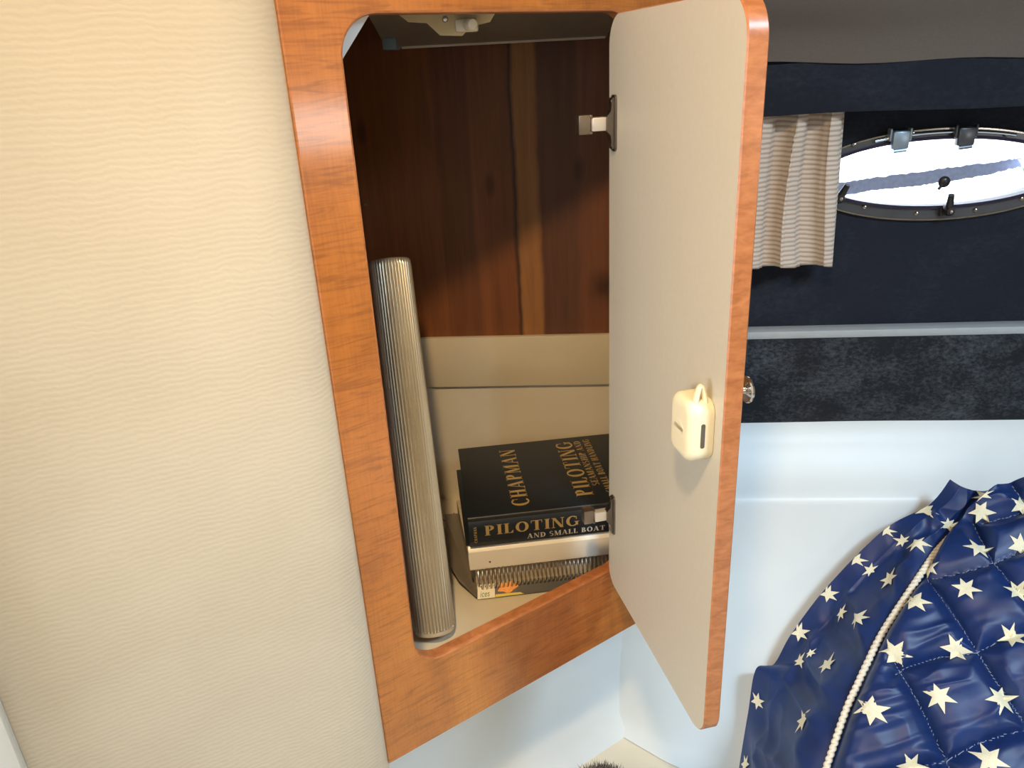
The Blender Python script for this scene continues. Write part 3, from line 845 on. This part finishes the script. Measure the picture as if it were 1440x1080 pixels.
# hinge rod along the top
bm = bmesh.new(); path = []
for k in range(25):
    a = math.radians(122 - 62 * k / 24); path.append((PCx + WK * .165 * math.cos(a), -.0095, PCz + WK * .0535 * math.sin(a)))
tube(bm, path, .0022, 8); new_obj('hinge_rod', bm, M['chrome'], W, HM)
def win_px(px, py, off=0.): return on_hull(px, py, off)
for px, py, hm in ((1265, 196, 'hingeblue'), (1357, 191, 'flange')):
    c = win_px(px, py, -.012)
    bm = bmesh.new(); box(bm, c.x - .0115, c.x + .0115, -.020, -.006, c.z - .013, c.z + .012, .003)
    box(bm, c.x - .015, c.x - .0118, -.0165, -.004, c.z - .002, c.z + .015, .0012); box(bm, c.x + .0118, c.x + .015, -.0165, -.004, c.z - .002, c.z + .015, .0012)
    tube(bm, [(c.x - .008, -.017, c.z - .0155), (c.x + .009, -.017, c.z - .0140)], .0026, 8)
    new_obj('window_hinge', bm, M[hm], W, HM)
for px, py, tx, ty in ((1181, 279, 1192, 260), (1335, 297, 1338, 274)):
    c = win_px(px, py, -.02); t = win_px(tx, ty, -.026)
    bm = bmesh.new()
    lathe(bm, [(0, .022), (.0055, .0215), (.007, .019), (.0075, 0)], Matrix.Translation((c.x, -.004, c.z)) @ Matrix.Rotation(PI / 2, 4, 'X'), 16)
    tube(bm, [(c.x, -.019, c.z), (lerp(c.x, t.x, .5), -.022, lerp(c.z, t.z, .5)), (t.x, -.026, t.z)], lambda s: .0058 - .0018 * s, 10)
    box(bm, c.x - .009, c.x + .006, -.012, -.005, c.z - .009, c.z + .004, .002)
    lt = new_obj('latch', bm, M['darkplastic'], W, HM)
    bm = bmesh.new(); lathe(bm, [(0, .0018), (.0022, .0014), (.0026, 0)], Matrix.Translation((c.x, -.0255, c.z)) @ Matrix.Rotation(PI / 2, 4, 'X'), 12)
    new_obj('latch_screw', bm, M['nickel'], lt, HM)
c = win_px(1329, 256, -.008)
bm = bmesh.new()
m = Matrix.Translation((c.x, .002, c.z)) @ Matrix.Rotation(PI / 2, 4, 'X')
lathe(bm, [(0, .012), (.005, .0115), (.0078, .009), (.0082, .007), (.006, .005), (.0035, .004), (.0035, 0)], m, 20)
tube(bm, [(c.x - .002, -.006, c.z - .004), (c.x - .007, -.006, c.z - .0105)], .0022, 8)
new_obj('pane_knob', bm, M['darkplastic'], W, HM)
for px, py in ((1200, 203), (1283, 187), (1414, 189), (1215, 291), (1288, 300), (1371, 295), (1436, 279)):
    p = win_px(px, py, -.006)
    bm = bmesh.new(); lathe(bm, [(0, .0032), (.0022, .0028), (.0032, .0012), (.0034, -.006)], Matrix.Translation((p.x, -.006, p.z)) @ Matrix.Rotation(PI / 2, 4, 'X'), 14)
    new_obj('screw', bm, M['chrome'], W, HM)

# outside the porthole: dock edge across the water
bm = bmesh.new()
def out_at(px, py, Y=.5): return on_hull(px, py, Y)
top = [(1120, 262), (1175, 250), (1215, 244), (1262, 238), (1310, 231), (1360, 225), (1400, 219), (1418, 217)]
bt = [(1120, 285), (1175, 268), (1215, 261), (1262, 257), (1310, 250), (1360, 242), (1400, 232), (1428, 226)]
A = [out_at(*p) for p in top]; B = [out_at(*p) for p in bt]
P = []
for i in range(len(A) - 1):
    for k in range(12):
        t = k / 12; ja = random.uniform(-.0015, .0015); jb = random.uniform(-.0015, .0015)
        a = A[i].lerp(A[i + 1], t); b = B[i].lerp(B[i + 1], t)
        P.append([(a.x, .44, a.z + ja), (a.x, .50, a.z + ja), (b.x, .50, b.z + jb), (b.x, .44, b.z + jb), (a.x, .44, a.z + ja)])
vs = grid(bm, P)
for row in (vs[0], vs[-1]): bm.faces.new(row[:-1])
tag(new_obj('dock_edge', bm, M['dock'], mw=HM, smooth=False), 'pale blue grey dock edge outside, seen through the oval porthole', 'dock')
bm = bmesh.new()
fp = [out_at(*p) for p in ((1404, 216), (1416, 215), (1426, 222), (1436, 232), (1434, 246), (1427, 262), (1420, 270), (1411, 268), (1416, 252), (1418, 238), (1412, 228))]
prism(bm, [(p.x, p.z) for p in fp], .40, .435)
bmesh.ops.bevel(bm, geom=bm.edges[:], offset=.004, segments=2, affect='EDGES')
tag(new_obj('fender', bm, M['dock'], mw=HM), 'pale bent fender hanging at the dock end, seen through the porthole', 'fender')

# ================================================================== curtain
bm = bmesh.new(); P = []
ct = on_hull(1240, 150, -.05).z; cb = on_hull(1115, 376, -.05).z
xa0 = on_hull(1010, 160, -.05).x; xa1 = on_hull(1192, 160, -.05).x; xb0 = on_hull(990, 376, -.05).x; xb1 = on_hull(1174, 376, -.05).x
NX, NZ = 220, 44
for i in range(NZ + 1):
    v = i / NZ; row = []
    z = ct + .02 + (cb - ct - .02) * v
    for j in range(NX + 1):
        u = j / NX; ph = 2 * PI * (3.6 * u + .07 * math.sin(3 * v + 9 * u)) + .5 * math.sin(v * 3)
        s = math.sin(ph); dep = .014 * (1 if s > 0 else -1) * abs(s) ** .55 * (1 - .15 * v)
        x = lerp(lerp(xa0, xa1, u), lerp(xb0, xb1, u), v ** .9)
        x += .007 * math.sin(ph * 2 + .8) * (.6 + .4 * v) * min(1, (1 - u) * 8)
        row.append((x, -.046 - dep, z + .0025 * math.sin(ph + .5) * v * v))
    P.append(row)
grid(bm, P)
o = new_obj('curtain', bm, M['curtain'], mw=HM, angle=70)
md = o.modifiers.new('thick', 'SOLIDIFY'); md.thickness = .0012
tag(o, 'short pleated beige ribbed curtain hanging beside the oval porthole', 'curtain')

# ================================================================== bedspread
net = [
 [(1336, 674, .875), (1352, 683, .872), (1374, 690, .868), (1402, 689, .862), (1440, 674, .855), (1560, 650, .83)],
 [(1306, 710, .874), (1328, 716, .866), (1352, 722, .858), (1396, 716, .845), (1450, 704, .835), (1575, 680, .81)],
 [(1243, 745, .870), (1288, 750, .858), (1331, 758, .838), (1385, 752, .818), (1450, 740, .806), (1585, 712, .78)],
 [(1164, 824, .862), (1226, 818, .842), (1293, 816, .79), (1360, 811, .768), (1440, 800, .752), (1600, 780, .725)],
 [(1113, 891, .852), (1176, 889, .822), (1245, 890, .745), (1330, 887, .722), (1440, 878, .702), (1620, 858, .675)],
 [(1088, 934, .846), (1150, 936, .802), (1221, 938, .718), (1315, 938, .692), (1440, 932, .670), (1630, 915, .645)],
 [(1063, 941, .838), (1132, 962, .790), (1209, 964, .704), (1308, 966, .678), (1440, 962, .655), (1633, 945, .63)],
 [(1052, 1002, .826), (1115, 1000, .772), (1192, 1002, .684), (1298, 1008, .656), (1440, 1006, .632), (1640, 990, .608)],
 [(1042, 1062, .806), (1095, 1062, .742), (1170, 1066, .654), (1284, 1078, .622), (1440, 1082, .598), (1650, 1070, .575)],
 [(1030, 1140, .775), (1070, 1150, .70), (1138, 1160, .615), (1268, 1180, .578), (1440, 1190, .555), (1670, 1180, .53)],
 [(1010, 1260, .73), (1040, 1270, .65), (1100, 1290, .565), (1250, 1320, .525), (1440, 1340, .50), (1700, 1330, .48)],
]
N3 = np.array([[list(at_y(p[0], p[1], p[2] * 1.11)) for p in row] for row in net])      # rows x cols x 3
def catmull(Q, t):
    n = len(Q) - 1; k = min(int(t), n - 1); f = t - k
    p0, p1, p2, p3 = Q[max(k - 1, 0)], Q[k], Q[k + 1], Q[min(k + 2, n)]
    return .5 * (2 * p1 + (p2 - p0) * f + (2 * p0 - 5 * p1 + 4 * p2 - p3) * f * f + (3 * p1 - p0 - 3 * p2 + p3) * f ** 3)
NV, NU = 260, 200
rowsI = [np.array([catmull(N3[:, j], v * 10 / NV) for j in range(6)]) for v in range(NV + 1)]
S0 = np.array([[catmull(rowsI[v], u * 5 / NU) for u in range(NU + 1)] for v in range(NV + 1)])
du = np.gradient(S0, axis=1); dv = np.gradient(S0, axis=0)
NRM = np.cross(du, dv); NRM /= np.linalg.norm(NRM, axis=2, keepdims=True) + 1e-12
if NRM[..., 2].mean() < 0: NRM = -NRM
pxx, pyy = proj(S0.reshape(-1, 3)); PXY = np.stack([pxx, pyy], 1).reshape(NV + 1, NU + 1, 2)
def g6(x, y): return (1030 + x * 410 / 1054, 660 + y * 420 / 1080)
quilt_lines = [
 [(705, 400), (760, 475), (820, 560), (885, 665), (950, 765), (1050, 915), (1150, 1060), (1250, 1200)],
 [(585, 700), (640, 790), (700, 900), (770, 1055), (850, 1230), (900, 1330)],
 [(870, 195), (905, 270), (945, 345), (1010, 420), (1120, 540), (1250, 690)],
 [(1010, 60), (1090, 170), (1200, 310), (1320, 450)],
 [(720, 400), (780, 390), (860, 370), (945, 345), (1050, 300), (1180, 250)],
 [(585, 745), (640, 715), (740, 685), (885, 665), (970, 620), (1050, 595), (1180, 550), (1300, 500)],
 [(500, 1110), (620, 1090), (770, 1055), (880, 995), (980, 960), (1050, 945), (1200, 900), (1300, 860)],
 [(440, 1420), (700, 1390), (850, 1330), (1000, 1290), (1200, 1230), (1400, 1180)],
 [(400, 60), (800, 240)][:0] or [(900, 200), (1000, 175), (1100, 140), (1250, 90)],
]
quilt_px = [[g6(*p) for p in l] for l in quilt_lines]
def polydist(pts, pl):
    d = np.full(pts.shape[0], 1e9)
    for (ax, ay), (bx, by) in zip(pl, pl[1:]):
        a = np.array([ax, ay]); ab = np.array([bx - ax, by - ay]); t = np.clip(((pts - a) @ ab) / (ab @ ab), 0, 1)
        d = np.minimum(d, np.linalg.norm(pts - (a + t[:, None] * ab), axis=1))
    return d
flat = PXY.reshape(-1, 2); dq = np.full(flat.shape[0], 1e9)
for l in quilt_px: dq = np.minimum(dq, polydist(flat, l))
UU = np.tile(np.arange(NU + 1) * 5 / NU, (NV + 1, 1)); VV = np.tile((np.arange(NV + 1) * 10 / NV)[:, None], (1, NU + 1))
ontop = np.clip((UU - 2.0) / .25, 0, 1)
puff = .0160 * (1 - np.exp(-dq / 13.0)).reshape(NV + 1, NU + 1) * ontop
# ridge-shaped wrinkles
def vnoise(x, y, seed):
    rs = np.random.RandomState(seed); G = rs.rand(64, 64)
    xi = np.floor(x).astype(int); yi = np.floor(y).astype(int); xf = x - xi; yf = y - yi
    xf = xf * xf * (3 - 2 * xf); yf = yf * yf * (3 - 2 * yf)
    g = lambda i, j: G[i % 64, j % 64]
    return (g(xi, yi) * (1 - xf) + g(xi + 1, yi) * xf) * (1 - yf) + (g(xi, yi + 1) * (1 - xf) + g(xi + 1, yi + 1) * xf) * yf
side = 1 - ontop
e1 = PXY[..., 0] * .55 + PXY[..., 1] * .83; e2 = PXY[..., 0] * .83 - PXY[..., 1] * .55
wr_side = (1 - np.abs(2 * vnoise(e2 / 26, e1 / 120, 3) - 1)) * .016 + (1 - np.abs(2 * vnoise(PXY[..., 0] / 22, PXY[..., 1] / 46, 9) - 1)) * .006
edge = np.clip(UU / .7, 0, 1) ** 1.5 * np.clip((2.0 - UU) / .4 + .15, 0, 1)
e3 = PXY[..., 0] * .30 + PXY[..., 1] * .95; e4 = PXY[..., 0] * .95 - PXY[..., 1] * .30
wr_top = (1 - np.abs(2 * vnoise(e4 / 70, e3 / 15, 5) - 1)) * .0040 + (1 - np.abs(2 * vnoise(e4 / 40, e3 / 30, 6) - 1)) * .0045
seam = -.004 * np.exp(-((UU - 2.0) / .12) ** 2)
DSP = puff + wr_side * side * edge + wr_top * np.clip((UU - 2.05) / .3, 0, 1) * np.clip(dq / 18, 0, 1).reshape(NV + 1, NU + 1) + seam
S = S0 + NRM * DSP[..., None]
BP = root('bedspread', S0[4 * 26, int(3.5 * 40)] - np.array([0, 0, .12]))
tag(BP, 'navy quilted bedspread with cream stars heaped over the berth', 'bedspread')
bm = bmesh.new(); grid(bm, S.tolist())
# folded-under back hem along the outline
def S_at(u, v):
    i = min(max(v, 0), NV - 1e-6); j = min(max(u, 0), NU - 1e-6); a, b = int(i), int(j); fi, fj = i - a, j - b
    q = lambda A: (A[a, b] * (1 - fi) * (1 - fj) + A[a + 1, b] * fi * (1 - fj) + A[a, b + 1] * (1 - fi) * fj + A[a + 1, b + 1] * fi * fj)
    return q(S), q(NRM)
def S0_at(u, v):
    i = min(v, NV - 1e-6); a = int(i); f = i - a; b = int(u); return S0[a, b] * (1 - f) + S0[a + 1, b] * f, NRM[a, b]
def uv_of(px, py):
    d = (PXY[..., 0] - px) ** 2 + (PXY[..., 1] - py) ** 2; k = int(np.argmin(d)); return k % (NU + 1), k // (NU + 1)
stars = [(905, 172, 1), (777, 206, .85), (555, 222, .6), (612, 258, .75), (686, 297, .95), (447, 324, .7), (503, 366, .8), (585, 413, 1), (345, 447, .85),
 (896, 311, 1), (1045, 288, 1), (720, 374, .85), (668, 506, 1), (847, 452, 1), (1030, 450, 1), (422, 537, .85), (494, 570, 1), (242, 585, .95), (325, 690, .6),
 (590, 678, 1.05), (808, 657, 1.05), (1008, 615, 1.05), (265, 712, 1), (377, 731, 1), (97, 836, .95), (741, 832, 1.1), (962, 836, 1.1), (506, 878, 1.1), (297, 928, 1.1),
 (912, 1044, 1.15), (645, 1078, 1.1), (55, 1066, 1), (693, 145, .8), (1048, 140, 1), (900, 102, .9), (1160, 395, 1.05), (1180, 560, 1.05), (1200, 760, 1.1), (1160, 980, 1.1), (1100, 1170, 1.1), (800, 1230, 1.1), (480, 1220, 1.1), (250, 1160, 1.1), (1180, 200, 1), (1300, 330, 1)]
rs = random.Random(4)
for (gx, gy, sc) in stars:
    px, py = g6(gx, gy); u0, v0 = uv_of(px, py)
    u0 = min(max(u0, 3), NU - 3); v0 = min(max(v0, 3), NV - 3)
    tu = (S0[v0, u0 + 1] - S0[v0, u0 - 1]) / 2; tv = (S0[v0 + 1, u0] - S0[v0 - 1, u0]) / 2
    nn = NRM[v0, u0]; ex = np.array([1., -.09, 0]); ex = ex - nn * ex.dot(nn); ex /= np.linalg.norm(ex); ey = np.cross(nn, ex)
    J = np.array([[tu @ tu, tu @ tv], [tu @ tv, tv @ tv]]); Ji = np.linalg.inv(J)
    a0 = rs.uniform(-.5, .5); R = .0166 * sc
    def pt(x, y):
        d = ex * x + ey * y; c = Ji @ np.array([d @ tu, d @ tv]); p, n_ = S_at(u0 + c[0], v0 + c[1]); return bm.verts.new(p + n_ * .0014)
    tips = []
    for k in range(12):
        a = a0 + PI * k / 6; r = R * ((1.08 if (k // 2) % 3 == 0 else .95) if k % 2 == 0 else .43)
        tips.append((r * math.cos(a), r * math.sin(a)))
    c0 = pt(0, 0); mids = [pt(x * .4, y * .4) for x, y in tips]; mid2 = [pt(x * .72, y * .72) for x, y in tips]; ends = [pt(x, y) for x, y in tips]
    for k in range(12):
        k2 = (k + 1) % 12
        for fv in ((c0, mids[k], mids[k2]), (mids[k], mid2[k], mid2[k2], mids[k2]), (mid2[k], ends[k], ends[k2], mid2[k2])):
            f = bm.faces.new(fv); f.material_index = 1
bq = new_obj('quilt', bm, [M['quilt'], M['star']], BP, angle=60)
# stitching along the quilting lines
bm = bmesh.new()
for l in quilt_px:
    for (ax, ay), (bx, by) in zip(l, l[1:]):
        L_ = math.hypot(bx - ax, by - ay); k = int(L_ / 5.5)
        for i in range(k):
            ps = []
            for t in ((i + .15) / k, (i + .72) / k):
                u, v = uv_of(lerp(ax, bx, t), lerp(ay, by, t)); ps.append((u, v))
            if min(ps[0][0], ps[1][0]) < 2.05 * 40 or max(ps[0][0], ps[1][0]) >= NU - 1 or max(ps[0][1], ps[1][1]) >= NV - 1 or min(ps[0][1], ps[1][1]) < 2 or ps[0] == ps[1]: continue
            A_ = S[ps[0][1], ps[0][0]] + NRM[ps[0][1], ps[0][0]] * .0009; B_ = S[ps[1][1], ps[1][0]] + NRM[ps[1][1], ps[1][0]] * .0009
            tube(bm, [A_, (A_ + B_) / 2 + NRM[ps[0][1], ps[0][0]] * .0003, B_], .00042, 5)
new_obj('stitching', bm, M['stitch'], BP)['label'] = 'pale quilting stitches'
# twisted cord on the edge seam
bm = bmesh.new(); path = []
for k in range(0, 1201):
    v = (1.93 + 8.07 * k / 1200) * 26; p, n_ = S0_at(2.0 * 40, v); path.append(p + n_ * (.0040 if k > 60 else .0015 + .0025 * k / 60))
sl = np.concatenate([[0], np.cumsum([np.linalg.norm(b - a) for a, b in zip(path, path[1:])])])
tube(bm, path, lambda t: .0044 * min(1, .45 + t * 9), 14, twist=lambda i, a: .66 + .42 * abs(math.cos(a - sl[i] * 2 * PI / .0150)))
new_obj('piping_cord', bm, M['cord'], BP)['label'] = 'cream twisted piping cord'

# berth platform under the bedspread
bm = bmesh.new(); box(bm, .50, 1.9, -.2, .66, FLOOR, -.80, .01); struct(new_obj('berth_base', bm, M['gel'])) 

# carpet: a charcoal pile mat on the footwell floor
bm = bmesh.new(); cc = at_z(850, 1128, FLOOR)
def inmat(x, y): return ((x - cc.x) / .052) ** 2 + ((y - cc.y) / .052) ** 2
prism(bm, [(cc.x + .055 * math.cos(2 * PI * k / 40), cc.y + .055 * math.sin(2 * PI * k / 40)) for k in range(40)], FLOOR + .0003, FLOOR + .012, to=lambda x, z, y: (x, y, z))
rs = random.Random(2)
for i in range(5200):
    a = rs.uniform(0, 2 * PI); q = math.sqrt(rs.random()) * .057; x, y = cc.x + q * math.cos(a), cc.y + q * math.sin(a)
    h = rs.uniform(.008, .017); lx, ly = rs.gauss(0, .004), rs.gauss(0, .004); w = .0007
    b0 = rs.uniform(0, PI); wx, wy = w * math.cos(b0), w * math.sin(b0)
    z0 = FLOOR + .011
    v = [bm.verts.new(p) for p in ((x - wx, y - wy, z0), (x + wx, y + wy, z0), (x + lx * .5 + wx * .7, y + ly * .5 + wy * .7, z0 + h * .6), (x + lx * .5 - wx * .7, y + ly * .5 - wy * .7, z0 + h * .6), (x + lx, y + ly, z0 + h))]
    bm.faces.new((v[0], v[1], v[2], v[3])); bm.faces.new((v[3], v[2], v[4]))
tag(new_obj('carpet_mat', bm, M['carpetm'], smooth=False), 'charcoal shaggy carpet mat on the cream floor under the open door', 'carpet', kind='stuff')

# ================================================================== light
def area(name, loc, target, power, color, sx, sy=None, shape='DISK'):
    d = bpy.data.lights.new(name, 'AREA'); d.energy = power; d.color = color; d.shape = shape; d.size = sx
    if sy: d.size_y = sy
    o = bpy.data.objects.new(name, d); C.objects.link(o)
    v = (Vector(target) - Vector(loc)).normalized(); o.matrix_world = Matrix.Translation(loc) @ v.to_track_quat('-Z', 'Y').to_matrix().to_4x4()
    return o
lamp = area('cabin_lamp', (-.07, -.02, .63), (-.05, .82, -.60), 3.3, (1.0, .69, .36), .08)
lamp.data.spread = math.radians(80)   # beam narrowed to favour the locker over the walls around it
hatch = area('deck_hatch', (.85, .0, .63), (.42, .85, -.62), 11.5, (.62, .83, 1.0), .45, .45, 'SQUARE')
hatch.data.spread = math.radians(85)   # spread narrowed to keep daylight off the upper vinyl wall
area('companionway', (-.15, -1.25, .05), (-.1, .9, -.85), 3.0, (.78, .91, 1.0), .5, .8, 'RECTANGLE')
area('side_porthole', (1.25, -.30, -.14), (-.15, .67, -.05), 2.0, (1.0, .93, .86), .26, .12, 'RECTANGLE')
w = bpy.data.worlds.new('sky'); bpy.context.scene.world = w; w.use_nodes = True
w.node_tree.nodes['Background'].inputs[0].default_value = (.90, .95, 1.0, 1); w.node_tree.nodes['Background'].inputs[1].default_value = 6.0

# ================================================================== camera
cam = bpy.data.cameras.new('camera'); co = bpy.data.objects.new('camera', cam); C.objects.link(co)
cam.sensor_width = 36; cam.lens = 36 * FPX / 1440; cam.clip_start = .01
m = Matrix.Identity(4)
for i in range(3): m[i][0] = CM[i][0]; m[i][1] = -CM[i][1]; m[i][2] = -CM[i][2]
co.matrix_world = m
sc = bpy.context.scene; sc.camera = co
sc.view_settings.view_transform = 'Standard'; sc.view_settings.look = 'None'; sc.view_settings.exposure = -0.24; sc.view_settings.gamma = 1.0
sc.view_settings.use_curve_mapping = False
sc.cycles.use_denoising = True
